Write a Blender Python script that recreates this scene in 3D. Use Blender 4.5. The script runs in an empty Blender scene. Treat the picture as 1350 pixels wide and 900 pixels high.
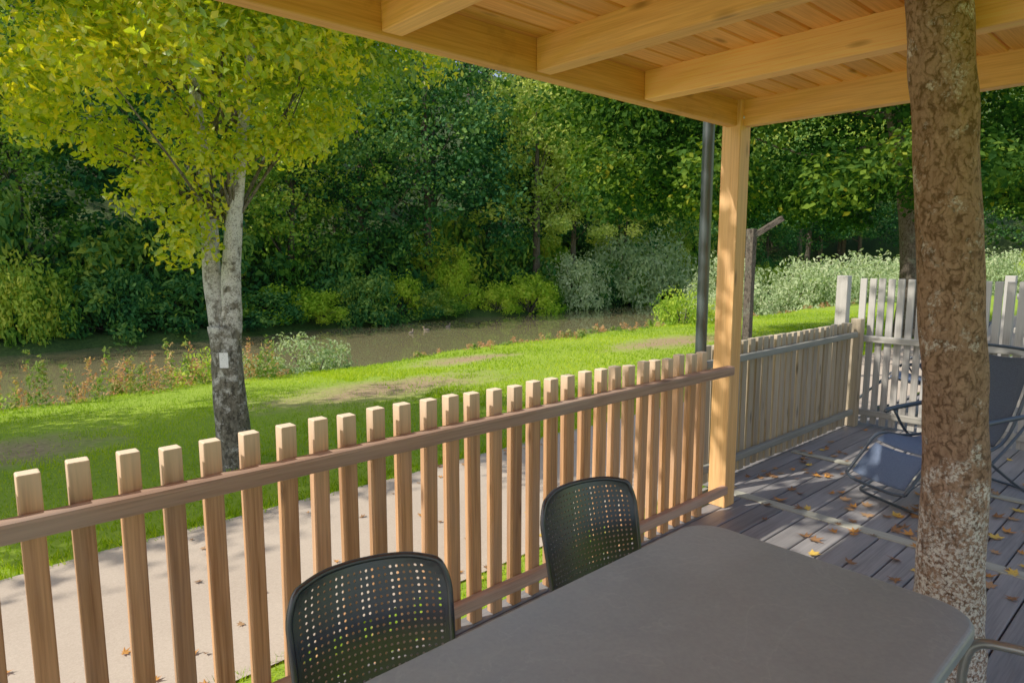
import bpy, bmesh, math, random
import numpy as np
from mathutils import Vector, Matrix
random.seed(5)
scene = bpy.context.scene
COL = scene.collection
scene.view_settings.view_transform = 'Standard'
scene.view_settings.look = 'None'
scene.view_settings.exposure = 0
scene.view_settings.gamma = 1.5

# ---------------------------------------------------------------- helpers
def link(o):
    COL.objects.link(o); return o

def empty(name, loc, label, category, group=None, rotz=0.0, scale=1.0):
    o = bpy.data.objects.new(name, None)
    o.empty_display_size = 0.2
    o.location = loc; o.rotation_euler = (0, 0, rotz); o.scale = (scale,)*3
    o["label"] = label; o["category"] = category
    if group: o["group"] = group
    return link(o)

def setmat(me, mat):
    me.materials.clear(); me.materials.append(mat)

def fast_mesh(name, verts, faces, mat, tint=None, smooth=False):
    me = bpy.data.meshes.new(name)
    verts = np.asarray(verts, dtype=np.float32); faces = np.asarray(faces, dtype=np.int32)
    nf, k = faces.shape
    me.vertices.add(len(verts)); me.vertices.foreach_set('co', verts.ravel())
    me.loops.add(nf*k); me.loops.foreach_set('vertex_index', faces.ravel())
    me.polygons.add(nf); me.polygons.foreach_set('loop_start', np.arange(nf, dtype=np.int32)*k)
    me.update(calc_edges=True)
    me.validate()
    if tint is not None:
        a = me.attributes.new('tint', 'FLOAT', 'FACE')
        a.data.foreach_set('value', np.asarray(tint, dtype=np.float32))
    me.polygons.foreach_set('use_smooth', np.full(nf, smooth))
    setmat(me, mat)
    return me

def obj(name, me, parent=None, loc=(0,0,0), rot=(0,0,0)):
    o = bpy.data.objects.new(name, me)
    o.location = loc; o.rotation_euler = rot
    if parent: o.parent = parent
    return link(o)

def bm_to_mesh(name, bm, mat, smooth=False):
    me = bpy.data.meshes.new(name)
    bm.normal_update(); bm.to_mesh(me); bm.free()
    if smooth:
        for p in me.polygons: p.use_smooth = True
    setmat(me, mat); return me

def box_mesh(name, sx, sy, sz, mat, bevel=0.004, z0=None):
    bm = bmesh.new()
    bmesh.ops.create_cube(bm, size=1.0)
    for v in bm.verts:
        v.co.x *= sx; v.co.y *= sy; v.co.z = (v.co.z+0.5)*sz if z0 is None else v.co.z*sz
    if bevel:
        bmesh.ops.bevel(bm, geom=bm.edges[:], offset=bevel, segments=2, affect='EDGES', profile=0.5)
    return bm_to_mesh(name, bm, mat)

def catmull(pts, n):
    pts = [np.array(p, float) for p in pts]
    P = [2*pts[0]-pts[1]] + pts + [2*pts[-1]-pts[-2]]
    out = []
    for i in range(1, len(P)-2):
        for t in np.linspace(0, 1, n, endpoint=False):
            a, b, c, d = P[i-1], P[i], P[i+1], P[i+2]
            out.append(0.5*((2*b)+(-a+c)*t+(2*a-5*b+4*c-d)*t*t+(-a+3*b-3*c+d)*t**3))
    out.append(pts[-1]); return np.array(out)

def tube_geo(pts, radii, seg=8, n=6, cap=True, wob=0.0):
    q = np.array([list(p)+[rr] for p, rr in zip(pts, radii)])
    c = catmull(q, n); P = c[:, :3]; R = c[:, 3]
    T = np.gradient(P, axis=0); T /= np.linalg.norm(T, axis=1)[:, None]+1e-9
    up = np.array([1., 0, 0]) if abs(T[0][0]) < .8 else np.array([0, 1., 0])
    Nn = np.cross(T[0], up); Nn /= np.linalg.norm(Nn)
    V = []
    for i in range(len(P)):
        Nn = Nn-T[i]*np.dot(Nn, T[i]); Nn /= np.linalg.norm(Nn)
        B = np.cross(T[i], Nn)
        for s in range(seg):
            a = 2*math.pi*s/seg
            rr = R[i]*(1+(wob*(math.sin(3*a+i*.35)+.7*math.sin(5*a-i*.5+1)+.6*math.sin(2*a+i*.21)) if wob else 0))
            V.append(P[i]+rr*(math.cos(a)*Nn+math.sin(a)*B))
    F = []
    for i in range(len(P)-1):
        for s in range(seg):
            a = i*seg+s; b = i*seg+(s+1) % seg
            F.append((a, b, b+seg, a+seg))
    if cap:
        V.append(P[0]); c0 = len(V)-1; V.append(P[-1]); c1 = len(V)-1
        e = (len(P)-1)*seg
        for s in range(0, seg, 2):
            F.append((c0, (s+2) % seg, s+1, s)); F.append((c1, e+s, e+s+1, e+(s+2) % seg))
    return np.array(V), np.array(F)

def join_geo(gs):
    V = []; F = []; off = 0
    for v, f in gs:
        V.append(v); F.append(f+off); off += len(v)
    return np.concatenate(V), np.concatenate(F)

# ---------------------------------------------------------------- materials
def newmat(name):
    m = bpy.data.materials.new(name); m.use_nodes = True
    nt = m.node_tree; nt.nodes.clear()
    out = nt.nodes.new('ShaderNodeOutputMaterial')
    return m, nt, out

def N(nt, t, **kw):
    n = nt.nodes.new(t)
    for k, v in kw.items():
        if k.startswith('i_'): n.inputs[k[2:]].default_value = v
        else: setattr(n, k, v)
    return n

def ramp(nt, stops, fac=None):
    r = nt.nodes.new('ShaderNodeValToRGB')
    el = r.color_ramp.elements
    while len(el) < len(stops): el.new(0.5)
    for e, (p, c) in zip(el, stops):
        e.position = p; e.color = (*c, 1) if len(c) == 3 else c
    if fac is not None: nt.links.new(fac, r.inputs[0])
    return r

def mix(nt, fac, a, b, mode='MIX'):
    m = nt.nodes.new('ShaderNodeMix'); m.data_type = 'RGBA'; m.blend_type = mode
    for s, v in ((0, fac), (6, a), (7, b)):
        if isinstance(v, (int, float)): m.inputs[s].default_value = v
        elif isinstance(v, tuple): m.inputs[s].default_value = (*v, 1) if len(v) == 3 else v
        else: nt.links.new(v, m.inputs[s])
    return m.outputs[2]

def math_n(nt, op, a, b=None, c=None, clamp=False):
    m = nt.nodes.new('ShaderNodeMath'); m.operation = op; m.use_clamp = clamp
    for i, v in enumerate((a, b, c)):
        if v is None: continue
        if isinstance(v, (int, float)): m.inputs[i].default_value = v
        else: nt.links.new(v, m.inputs[i])
    return m.outputs[0]

def principled(nt, out, col, rough=0.7, spec=0.3, bump=None, bstr=0.3, bdist=0.01, metal=0):
    p = nt.nodes.new('ShaderNodeBsdfPrincipled')
    if isinstance(col, tuple): p.inputs['Base Color'].default_value = (*col, 1)
    else: nt.links.new(col, p.inputs['Base Color'])
    if isinstance(rough, (int, float)): p.inputs['Roughness'].default_value = rough
    else: nt.links.new(rough, p.inputs['Roughness'])
    p.inputs['Specular IOR Level'].default_value = spec
    p.inputs['Metallic'].default_value = metal
    if bump is not None:
        b = nt.nodes.new('ShaderNodeBump'); b.inputs['Strength'].default_value = bstr; b.inputs['Distance'].default_value = bdist
        nt.links.new(bump, b.inputs['Height']); nt.links.new(b.outputs[0], p.inputs['Normal'])
    nt.links.new(p.outputs[0], out.inputs[0])
    return p

def wood(name, light, dark, axis='Z', grey=(0.3, 0.27, 0.24), greyamt=0.3, knots=True, use_tint=False, rough=0.65, tintamt=0.25, stain=False, cap=None):
    m, nt, out = newmat(name)
    tc = N(nt, 'ShaderNodeTexCoord')
    oi = N(nt, 'ShaderNodeObjectInfo')
    if use_tint:
        at = N(nt, 'ShaderNodeAttribute', attribute_name='tint'); rnd = at.outputs['Fac']
    else: rnd = oi.outputs['Random']
    off = N(nt, 'ShaderNodeVectorMath', operation='SCALE'); off.inputs[0].default_value = (17.3, 11.1, 23.7)
    nt.links.new(rnd, off.inputs['Scale'])
    add = N(nt, 'ShaderNodeVectorMath', operation='ADD')
    nt.links.new(tc.outputs['Object'], add.inputs[0]); nt.links.new(off.outputs[0], add.inputs[1])
    def mapped(big, small):
        s = [big]*3; s['XYZ'.index(axis)] = small
        mp = N(nt, 'ShaderNodeMapping'); mp.inputs['Scale'].default_value = s
        nt.links.new(add.outputs[0], mp.inputs[0]); return mp.outputs[0]
    n1 = N(nt, 'ShaderNodeTexNoise', i_Scale=1.0, i_Detail=5.0, i_Roughness=0.6, i_Distortion=0.6); nt.links.new(mapped(38, 1.3), n1.inputs['Vector'])
    n2 = N(nt, 'ShaderNodeTexNoise', i_Scale=1.0, i_Detail=3.0); nt.links.new(mapped(150, 4), n2.inputs['Vector'])
    n3 = N(nt, 'ShaderNodeTexNoise', i_Scale=1.0, i_Detail=4.0, i_Roughness=0.6); nt.links.new(mapped(5, 1.5), n3.inputs['Vector'])
    r1 = ramp(nt, [(0.3, dark), (0.62, light)], n1.outputs[0])
    c = mix(nt, 0.3, r1.outputs[0], ramp(nt, [(0.35, tuple(x*.45 for x in dark)), (0.65, tuple(min(1, x*1.15) for x in light))], n2.outputs[0]).outputs[0])
    g = ramp(nt, [(0.42, (0, 0, 0)), (0.68, (1, 1, 1))], n3.outputs[0])
    c = mix(nt, math_n(nt, 'MULTIPLY', g.outputs[0], greyamt), c, grey)
    if knots:
        vo = N(nt, 'ShaderNodeTexVoronoi', i_Scale=1.0); nt.links.new(mapped(9, 2.6), vo.inputs['Vector'])
        k = ramp(nt, [(0.06, (1, 1, 1)), (0.17, (0, 0, 0))], vo.outputs['Distance'])
        c = mix(nt, math_n(nt, 'MULTIPLY', k.outputs[0], .85), c, tuple(x*.3 for x in dark))
    if stain:
        n4 = N(nt, 'ShaderNodeTexNoise', i_Scale=2.2, i_Detail=6.0, i_Roughness=0.7); nt.links.new(add.outputs[0], n4.inputs['Vector'])
        s = ramp(nt, [(0.56, (0, 0, 0)), (0.70, (1, 1, 1))], n4.outputs[0])
        c = mix(nt, math_n(nt, 'MULTIPLY', s.outputs[0], .5), c, tuple(x*.25 for x in dark))
    hsv = N(nt, 'ShaderNodeHueSaturation')
    v = math_n(nt, 'MULTIPLY_ADD', rnd, tintamt*2, 1-tintamt)
    nt.links.new(v, hsv.inputs['Value']); nt.links.new(c, hsv.inputs['Color'])
    c = hsv.outputs[0]
    if cap:  # paler tops: cut end grain, plus sunlight painted into the colour
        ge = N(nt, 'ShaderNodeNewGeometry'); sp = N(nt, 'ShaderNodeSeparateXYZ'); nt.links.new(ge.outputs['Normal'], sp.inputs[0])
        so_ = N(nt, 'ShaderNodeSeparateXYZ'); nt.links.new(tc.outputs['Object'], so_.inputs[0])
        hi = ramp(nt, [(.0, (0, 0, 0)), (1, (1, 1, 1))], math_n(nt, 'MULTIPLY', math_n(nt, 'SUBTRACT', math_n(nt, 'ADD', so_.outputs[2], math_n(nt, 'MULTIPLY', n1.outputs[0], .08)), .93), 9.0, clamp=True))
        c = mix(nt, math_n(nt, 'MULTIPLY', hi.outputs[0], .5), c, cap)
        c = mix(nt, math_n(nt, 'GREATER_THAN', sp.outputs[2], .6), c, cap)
    principled(nt, out, c, rough, 0.3, n1.outputs[0], 0.4, 0.004)
    return m

def leafmat(name, stops, transl=0.35, gloss=0.0, rndamt=0.3):
    m, nt, out = newmat(name)
    at = N(nt, 'ShaderNodeAttribute', attribute_name='tint')
    oi = N(nt, 'ShaderNodeObjectInfo')
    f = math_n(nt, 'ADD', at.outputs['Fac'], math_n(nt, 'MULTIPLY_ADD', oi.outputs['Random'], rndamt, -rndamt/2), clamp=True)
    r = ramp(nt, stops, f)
    d = N(nt, 'ShaderNodeBsdfDiffuse')
    nt.links.new(r.outputs[0], d.inputs[0])
    last = d
    if transl:
        t = N(nt, 'ShaderNodeBsdfTranslucent')
        tcol = mix(nt, 1.0, r.outputs[0], (1.4, 1.5, .6), 'MULTIPLY'); nt.links.new(tcol, t.inputs[0])
        m1 = N(nt, 'ShaderNodeMixShader', i_Fac=transl); nt.links.new(d.outputs[0], m1.inputs[1]); nt.links.new(t.outputs[0], m1.inputs[2]); last = m1
    if gloss:
        g = N(nt, 'ShaderNodeBsdfGlossy', i_Roughness=0.45); g.inputs[0].default_value = (.8, .85, .8, 1)
        m2 = N(nt, 'ShaderNodeMixShader', i_Fac=gloss); nt.links.new(last.outputs[0], m2.inputs[1]); nt.links.new(g.outputs[0], m2.inputs[2]); last = m2
    nt.links.new(last.outputs[0], out.inputs[0])
    return m

def bark(name, c1, c2, c3, scale=1.0, lichen=0.55, zgrad=None, cell=(60, 60, 26), patch=5.0, speck=(.42, .56)):
    m, nt, out = newmat(name)
    tc = N(nt, 'ShaderNodeTexCoord')
    mp = N(nt, 'ShaderNodeMapping'); mp.inputs['Scale'].default_value = (30*scale, 30*scale, 9*scale); nt.links.new(tc.outputs['Object'], mp.inputs[0])
    n1 = N(nt, 'ShaderNodeTexNoise', i_Scale=1.0, i_Detail=9.0, i_Roughness=0.75, i_Distortion=.8); nt.links.new(mp.outputs[0], n1.inputs['Vector'])
    nn = N(nt, 'ShaderNodeTexNoise', i_Scale=18.0, i_Detail=5.0); nt.links.new(tc.outputs['Object'], nn.inputs['Vector'])
    sc = N(nt, 'ShaderNodeVectorMath', operation='SCALE'); sc.inputs['Scale'].default_value = .10; nt.links.new(nn.outputs['Color'], sc.inputs[0])
    ad = N(nt, 'ShaderNodeVectorMath', operation='ADD'); nt.links.new(tc.outputs['Object'], ad.inputs[0]); nt.links.new(sc.outputs[0], ad.inputs[1])
    mp2 = N(nt, 'ShaderNodeMapping'); mp2.inputs['Scale'].default_value = tuple(q*scale for q in cell); nt.links.new(ad.outputs[0], mp2.inputs[0])
    vo = N(nt, 'ShaderNodeTexVoronoi', i_Scale=1.0, feature='F1'); nt.links.new(mp2.outputs[0], vo.inputs['Vector'])
    n2 = N(nt, 'ShaderNodeTexNoise', i_Scale=patch*scale, i_Detail=7.0, i_Roughness=.75); nt.links.new(tc.outputs['Object'], n2.inputs['Vector'])
    n3 = N(nt, 'ShaderNodeTexNoise', i_Scale=75.0*scale, i_Detail=5.0, i_Roughness=.7); nt.links.new(tc.outputs['Object'], n3.inputs['Vector'])
    c = ramp(nt, [(0.34, c1), (0.66, c2)], n1.outputs[0]).outputs[0]
    sepc = N(nt, 'ShaderNodeSeparateXYZ'); nt.links.new(vo.outputs['Color'], sepc.inputs[0])
    c = mix(nt, math_n(nt, 'MULTIPLY', sepc.outputs[0], .45), c, tuple(min(1, x*1.25) for x in c2))
    crack = ramp(nt, [(0.45, (0, 0, 0)), (0.8, (1, 1, 1))], vo.outputs['Distance'])
    c = mix(nt, math_n(nt, 'MULTIPLY', crack.outputs[0], .8), c, tuple(x*.4 for x in c1))
    lo = n2.outputs[0]
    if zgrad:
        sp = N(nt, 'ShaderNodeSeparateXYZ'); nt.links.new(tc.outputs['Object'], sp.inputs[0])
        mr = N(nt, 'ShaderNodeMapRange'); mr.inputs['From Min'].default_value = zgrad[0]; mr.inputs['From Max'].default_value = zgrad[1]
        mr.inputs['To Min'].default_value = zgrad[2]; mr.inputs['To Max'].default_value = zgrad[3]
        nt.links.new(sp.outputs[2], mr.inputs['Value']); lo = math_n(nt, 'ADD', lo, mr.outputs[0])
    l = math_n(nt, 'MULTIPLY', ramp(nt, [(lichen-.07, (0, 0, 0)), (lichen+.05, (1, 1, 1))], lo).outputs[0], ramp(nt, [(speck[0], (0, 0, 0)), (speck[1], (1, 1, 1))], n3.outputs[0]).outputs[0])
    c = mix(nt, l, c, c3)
    h = math_n(nt, 'SUBTRACT', n1.outputs[0], math_n(nt, 'MULTIPLY', vo.outputs['Distance'], .6))
    principled(nt, out, c, .9, .15, h, 1.0, .012)
    return m

def simple(name, col, rough=.5, spec=.4, metal=0, nscale=None, var=.25):
    m, nt, out = newmat(name)
    if nscale:
        tc = N(nt, 'ShaderNodeTexCoord')
        n = N(nt, 'ShaderNodeTexNoise', i_Scale=nscale, i_Detail=5.0); nt.links.new(tc.outputs['Object'], n.inputs['Vector'])
        c = ramp(nt, [(.3, tuple(x*(1-var) for x in col)), (.7, tuple(min(1, x*(1+var)) for x in col))], n.outputs[0])
        principled(nt, out, c.outputs[0], rough, spec, n.outputs[0], .15, .002, metal)
    else: principled(nt, out, col, rough, spec, metal=metal)
    return m

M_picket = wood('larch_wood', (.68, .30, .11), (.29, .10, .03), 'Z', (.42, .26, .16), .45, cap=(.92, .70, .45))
M_railtop = wood('rail_wood', (.46, .25, .155), (.23, .115, .07), 'X', (.43, .31, .24), .5)
M_post = wood('spruce_post_wood', (.96, .45, .13), (.66, .24, .05), 'Z', (.72, .40, .18), .3)
M_beamx = wood('spruce_beam_wood', (.98, .39, .085), (.76, .245, .045), 'X', (.48, .22, .08), .3, stain=True)
M_beamy = wood('spruce_joist_wood', (.99, .42, .10), (.82, .30, .06), 'Y', (.7, .35, .12), .2)
M_ceil = wood('spruce_plank_wood', (.98, .37, .075), (.72, .225, .035), 'X', (.60, .27, .07), .25, use_tint=True, tintamt=.18)
M_deck = wood('deck_board_wood', (.20, .185, .185), (.095, .088, .09), 'X', (.27, .25, .245), .5, knots=False, use_tint=True, tintamt=.22, rough=.5)
M_strip = wood('deck_strip_wood', (.38, .36, .27), (.25, .24, .175), 'Y', (.33, .33, .27), .5, knots=False)
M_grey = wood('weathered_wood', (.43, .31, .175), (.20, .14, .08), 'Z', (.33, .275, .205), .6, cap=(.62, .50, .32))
M_greyx = wood('weathered_rail_wood', (.29, .28, .215), (.17, .16, .12), 'X', (.29, .28, .24), .6)
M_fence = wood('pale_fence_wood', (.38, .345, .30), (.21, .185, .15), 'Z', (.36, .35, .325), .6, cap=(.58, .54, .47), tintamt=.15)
M_greyy = wood('weathered_crossrail_wood', (.36, .33, .27), (.21, .19, .15), 'Y', (.33, .32, .29), .6)
M_pipe = simple('dark_zinc_pipe', (.022, .033, .033), .4, .5, 0, 6)
M_bolt = simple('steel', (.45, .45, .45), .3, .5, .9)
M_barkbig = bark('maple_bark', (.12, .058, .034), (.40, .225, .135), (.85, .77, .66), 1.0, .61, (.1, .95, .30, 0), (66, 66, 34), 9.0, (.46, .58))  # whitened base is painted sunlight; the specks elsewhere are lichen
M_barkpale = bark('pale_bark', (.035, .030, .021), (.17, .15, .11), (.62, .60, .53), 1.0, .53, (.5, 2.2, -.09, .09), (30, 30, 14), 8.0, (.36, .50))
M_barktwig = bark('twig_bark', (.04, .035, .025), (.14, .12, .085), (.3, .3, .26), 1.0, .62)
M_barkdark = bark('dark_bark', (.03, .022, .016), (.09, .07, .048), (.13, .14, .09), .6, .6)
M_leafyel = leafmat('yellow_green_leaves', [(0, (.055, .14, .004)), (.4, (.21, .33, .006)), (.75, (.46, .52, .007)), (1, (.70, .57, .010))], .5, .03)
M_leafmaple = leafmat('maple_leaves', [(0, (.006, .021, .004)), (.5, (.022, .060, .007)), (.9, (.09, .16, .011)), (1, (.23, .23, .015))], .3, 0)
M_leafdark = leafmat('forest_leaves', [(0, (.007, .030, .011)), (.5, (.032, .100, .024)), (.85, (.115, .23, .032)), (1, (.24, .32, .035))], .2, 0, .5)
M_leafmid = leafmat('bright_forest_leaves', [(0, (.028, .085, .010)), (.5, (.11, .235, .024)), (.85, (.27, .39, .03)), (1, (.42, .46, .04))], .25, 0, .5)  # brighter green variety for some forest trees and shrubs
M_leafconif = leafmat('conifer_needles', [(0, (.005, .018, .008)), (1, (.022, .060, .020))], 0, 0)
M_leafwillow = leafmat('willow_leaves', [(0, (.14, .23, .03)), (.5, (.34, .44, .06)), (1, (.58, .60, .085))], .3, 0)
M_leafshrub = leafmat('shrub_leaves', [(0, (.06, .17, .007)), (.5, (.22, .39, .022)), (1, (.50, .60, .04))], .3, 0)
M_leafsilver = leafmat('silver_shrub_leaves', [(0, (.085, .165, .05)), (.5, (.24, .35, .13)), (1, (.50, .59, .28))], .3, 0)
M_weed = leafmat('weed_leaves', [(0, (.05, .13, .015)), (.4, (.16, .24, .04)), (.6, (.38, .23, .075)), (.8, (.40, .13, .06)), (1, (.54, .34, .13))], .3, 0)
M_grass = leafmat('grass_blades', [(0, (.075, .175, .005)), (.5, (.23, .40, .008)), (1, (.44, .54, .022))], .4, 0, 0)
M_plastic = simple('anthracite_plastic', (.014, .0145, .017), .36, .6, 0, 60, .15)
M_tube = simple('grey_painted_tube', (.23, .235, .24), .32, .5, .4)
M_darktube = simple('dark_painted_tube', (.035, .045, .06), .3, .5, .3)

def slingmat(name, a, b):
    m, nt, out = newmat(name)
    tc = N(nt, 'ShaderNodeTexCoord')
    w = N(nt, 'ShaderNodeTexNoise', i_Scale=220.0); nt.links.new(tc.outputs['Object'], w.inputs['Vector'])
    c = ramp(nt, [(.3, a), (.7, b)], w.outputs[0])
    principled(nt, out, c.outputs[0], .7, .3, w.outputs[0], .2, .002); return m
M_sling = slingmat('blue_grey_sling', (.04, .062, .12), (.085, .12, .21))
M_sling2 = slingmat('charcoal_sling', (.024, .030, .042), (.05, .06, .08))

def tablemat():
    m, nt, out = newmat('slate_tabletop')
    tc = N(nt, 'ShaderNodeTexCoord')
    n1 = N(nt, 'ShaderNodeTexNoise', i_Scale=3.0, i_Detail=9.0, i_Roughness=.65, i_Distortion=.8); nt.links.new(tc.outputs['Object'], n1.inputs['Vector'])
    n2 = N(nt, 'ShaderNodeTexNoise', i_Scale=2.2, i_Detail=6.0, i_Distortion=2.2); nt.links.new(tc.outputs['Object'], n2.inputs['Vector'])
    n3 = N(nt, 'ShaderNodeTexNoise', i_Scale=90.0, i_Detail=4.0); nt.links.new(tc.outputs['Object'], n3.inputs['Vector'])
    c = ramp(nt, [(.3, (.215, .25, .27)), (.7, (.315, .355, .375))], n1.outputs[0]).outputs[0]
    vein = ramp(nt, [(.488, (0, 0, 0)), (.5, (1, 1, 1)), (.512, (0, 0, 0))], n2.outputs[0])
    c = mix(nt, math_n(nt, 'MULTIPLY', vein.outputs[0], .22), c, (.46, .50, .52))
    c = mix(nt, .2, c, ramp(nt, [(.3, (.18, .21, .23)), (.7, (.36, .40, .42))], n3.outputs[0]).outputs[0])
    rg = ramp(nt, [(.3, (.34,)*3), (.7, (.52,)*3)], n1.outputs[0])
    principled(nt, out, c, rg.outputs[0], .5, n1.outputs[0], .12, .003); return m
M_table = tablemat()

# ---------------------------------------------------------------- terrain
PATCH = [(6.0, 9.9, 2.2, 1.1), (.1, 9.6, 1.6, .9), (15, 10.2, 2.4, 1.0), (9.5, 12.0, 1.5, .6)]
WZ = -1.27
def hz(x, y):
    x = np.asarray(x, float); y = np.asarray(y, float)
    yy = y+.35*np.sin(x*.31)+.2*np.sin(x*.9+1)
    z = np.interp(yy, [-400, 6, 13.6, 14.8, 23.2, 24.4, 31, 60, 120, 400], [-.5, -.5, -.88, -1.9, -1.9, -.95, .3, 14, 42, 90])
    z2 = np.interp(x, [70, 150, 400], [0, 32, 80])
    return z+z2*np.interp(y, [-400, 60, 120], [1, 1, 0])
def make_ground():
    xs = np.unique(np.concatenate([np.linspace(-400, -12, 25), np.arange(-12, 45, .5), np.linspace(45, 120, 40), np.linspace(120, 400, 20)]))
    ys = np.unique(np.concatenate([np.linspace(-400, -10, 20), np.arange(-10, 5, 1.0), np.arange(5, 32, .3), np.linspace(32, 120, 45), np.linspace(120, 400, 14)]))
    X, Y = np.meshgrid(xs, ys, indexing='ij'); Z = hz(X, Y)
    Z = Z+np.where(Y > 14.2, .12*np.sin(X*2.3+Y)*np.sin(Y*1.7+X*.6), .012*np.sin(X*1.3)*np.sin(Y*1.9)*(Y > 6))
    V = np.stack([X.ravel(), Y.ravel(), Z.ravel()], 1)
    nx, ny = len(xs), len(ys)
    I = np.arange((nx-1)*(ny-1)); i = I//(ny-1); j = I % (ny-1); a = i*ny+j
    F = np.stack([a, a+ny, a+ny+1, a+1], 1)
    m, nt, out = newmat('meadow_ground')
    g = N(nt, 'ShaderNodeNewGeometry'); sep = N(nt, 'ShaderNodeSeparateXYZ'); nt.links.new(g.outputs['Position'], sep.inputs[0])
    n1 = N(nt, 'ShaderNodeTexNoise', i_Scale=.5, i_Detail=5.0); nt.links.new(g.outputs['Position'], n1.inputs['Vector'])
    n2 = N(nt, 'ShaderNodeTexNoise', i_Scale=14.0, i_Detail=6.0, i_Roughness=.7); nt.links.new(g.outputs['Position'], n2.inputs['Vector'])
    n3 = N(nt, 'ShaderNodeTexNoise', i_Scale=1.6, i_Detail=5.0, i_Roughness=.7); nt.links.new(g.outputs['Position'], n3.inputs['Vector'])
    grass = mix(nt, .5, ramp(nt, [(.3, (.13, .25, .008)), (.7, (.28, .43, .018))], n1.outputs[0]).outputs[0], ramp(nt, [(.3, (.065, .16, .005)), (.7, (.30, .43, .03))], n2.outputs[0]).outputs[0])
    soil = ramp(nt, [(.3, (.18, .10, .055)), (.7, (.42, .26, .14))], n2.outputs[0]).outputs[0]
    mask = None
    for (cx, cy, rx, ry) in PATCH:
        dx = math_n(nt, 'DIVIDE', math_n(nt, 'SUBTRACT', sep.outputs[0], cx), rx); dy = math_n(nt, 'DIVIDE', math_n(nt, 'SUBTRACT', sep.outputs[1], cy), ry)
        d = math_n(nt, 'SQRT', math_n(nt, 'ADD', math_n(nt, 'MULTIPLY', dx, dx), math_n(nt, 'MULTIPLY', dy, dy)))
        d = math_n(nt, 'ADD', d, math_n(nt, 'MULTIPLY_ADD', n3.outputs[0], 1.6, -.8))
        mk = math_n(nt, 'SUBTRACT', 1.3, d, clamp=True)
        mask = mk if mask is None else math_n(nt, 'MAXIMUM', mask, mk)
    c = mix(nt, math_n(nt, 'MULTIPLY', mask, .9, clamp=True), grass, soil)
    bank = math_n(nt, 'MULTIPLY', math_n(nt, 'SUBTRACT', sep.outputs[1], 13.6), 1.0, clamp=True)
    c = mix(nt, bank, c, ramp(nt, [(.3, (.010, .018, .005)), (.7, (.045, .08, .015))], n2.outputs[0]).outputs[0])
    principled(nt, out, c, .95, .1, n2.outputs[0], .6, .03)
    o = obj('ground', fast_mesh('ground', V, F, m, smooth=True)); o['kind'] = 'structure'
make_ground()

def sheet(name, x0, x1, y0, y1, z, mat, res=1.0, wob=0):
    xs = np.arange(x0, x1+.01, res)
    V = []
    for i, x in enumerate(xs):
        for y in (y0, y1): V.append((x, y+wob*math.sin(x*1.7+y)+wob*.6*math.sin(x*4.1+y*2), z))
    F = [(2*i, 2*i+2, 2*i+3, 2*i+1) for i in range(len(xs)-1)]
    o = obj(name, fast_mesh(name, V, F, mat)); o['kind'] = 'structure'; return o

def pathmat():
    m, nt, out = newmat('path_surface')
    g = N(nt, 'ShaderNodeNewGeometry')
    n1 = N(nt, 'ShaderNodeTexNoise', i_Scale=.9, i_Detail=6.0, i_Roughness=.6); nt.links.new(g.outputs['Position'], n1.inputs['Vector'])
    n2 = N(nt, 'ShaderNodeTexNoise', i_Scale=90.0, i_Detail=4.0, i_Roughness=.8); nt.links.new(g.outputs['Position'], n2.inputs['Vector'])
    c = ramp(nt, [(.3, (.42, .315, .23)), (.7, (.56, .44, .33))], n1.outputs[0]).outputs[0]
    c = mix(nt, .35, c, ramp(nt, [(.3, (.20, .15, .11)), (.7, (.64, .52, .41))], n2.outputs[0]).outputs[0])
    principled(nt, out, c, .9, .2, n2.outputs[0], .4, .004); return m
M_path = pathmat()
sheet('path', -60, 60, 3.2, 5.25, -.485, M_path, .25, .025)
sheet('gravel_yard', 8.6, 40, -12, 3.1, -.488, simple('gravel', (.33, .31, .29), .9, .2, 0, 25, .4), .5)

def watermat():
    m, nt, out = newmat('river_water')
    g = N(nt, 'ShaderNodeNewGeometry')
    mp = N(nt, 'ShaderNodeMapping'); mp.inputs['Scale'].default_value = (.6, 2.0, 1); nt.links.new(g.outputs['Position'], mp.inputs[0])
    n = N(nt, 'ShaderNodeTexNoise', i_Scale=1.6, i_Detail=3.0); nt.links.new(mp.outputs[0], n.inputs['Vector'])
    b = N(nt, 'ShaderNodeBump'); b.inputs['Strength'].default_value = .06; b.inputs['Distance'].default_value = .015; nt.links.new(n.outputs[0], b.inputs['Height'])
    d = N(nt, 'ShaderNodeBsdfDiffuse'); d.inputs[0].default_value = (.135, .118, .050, 1)
    gl = N(nt, 'ShaderNodeBsdfGlossy', i_Roughness=.02); gl.inputs[0].default_value = (.98, .98, .92, 1); nt.links.new(b.outputs[0], gl.inputs['Normal'])
    lw = N(nt, 'ShaderNodeFresnel', i_IOR=1.5)
    f = math_n(nt, 'ADD', lw.outputs[0], .15, clamp=True)
    mx = N(nt, 'ShaderNodeMixShader'); nt.links.new(f, mx.inputs[0]); nt.links.new(d.outputs[0], mx.inputs[1]); nt.links.new(gl.outputs[0], mx.inputs[2])
    nt.links.new(mx.outputs[0], out.inputs[0]); return m
sheet('river', -120, 69, 13.5, 25.5, WZ, watermat(), 3)

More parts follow.
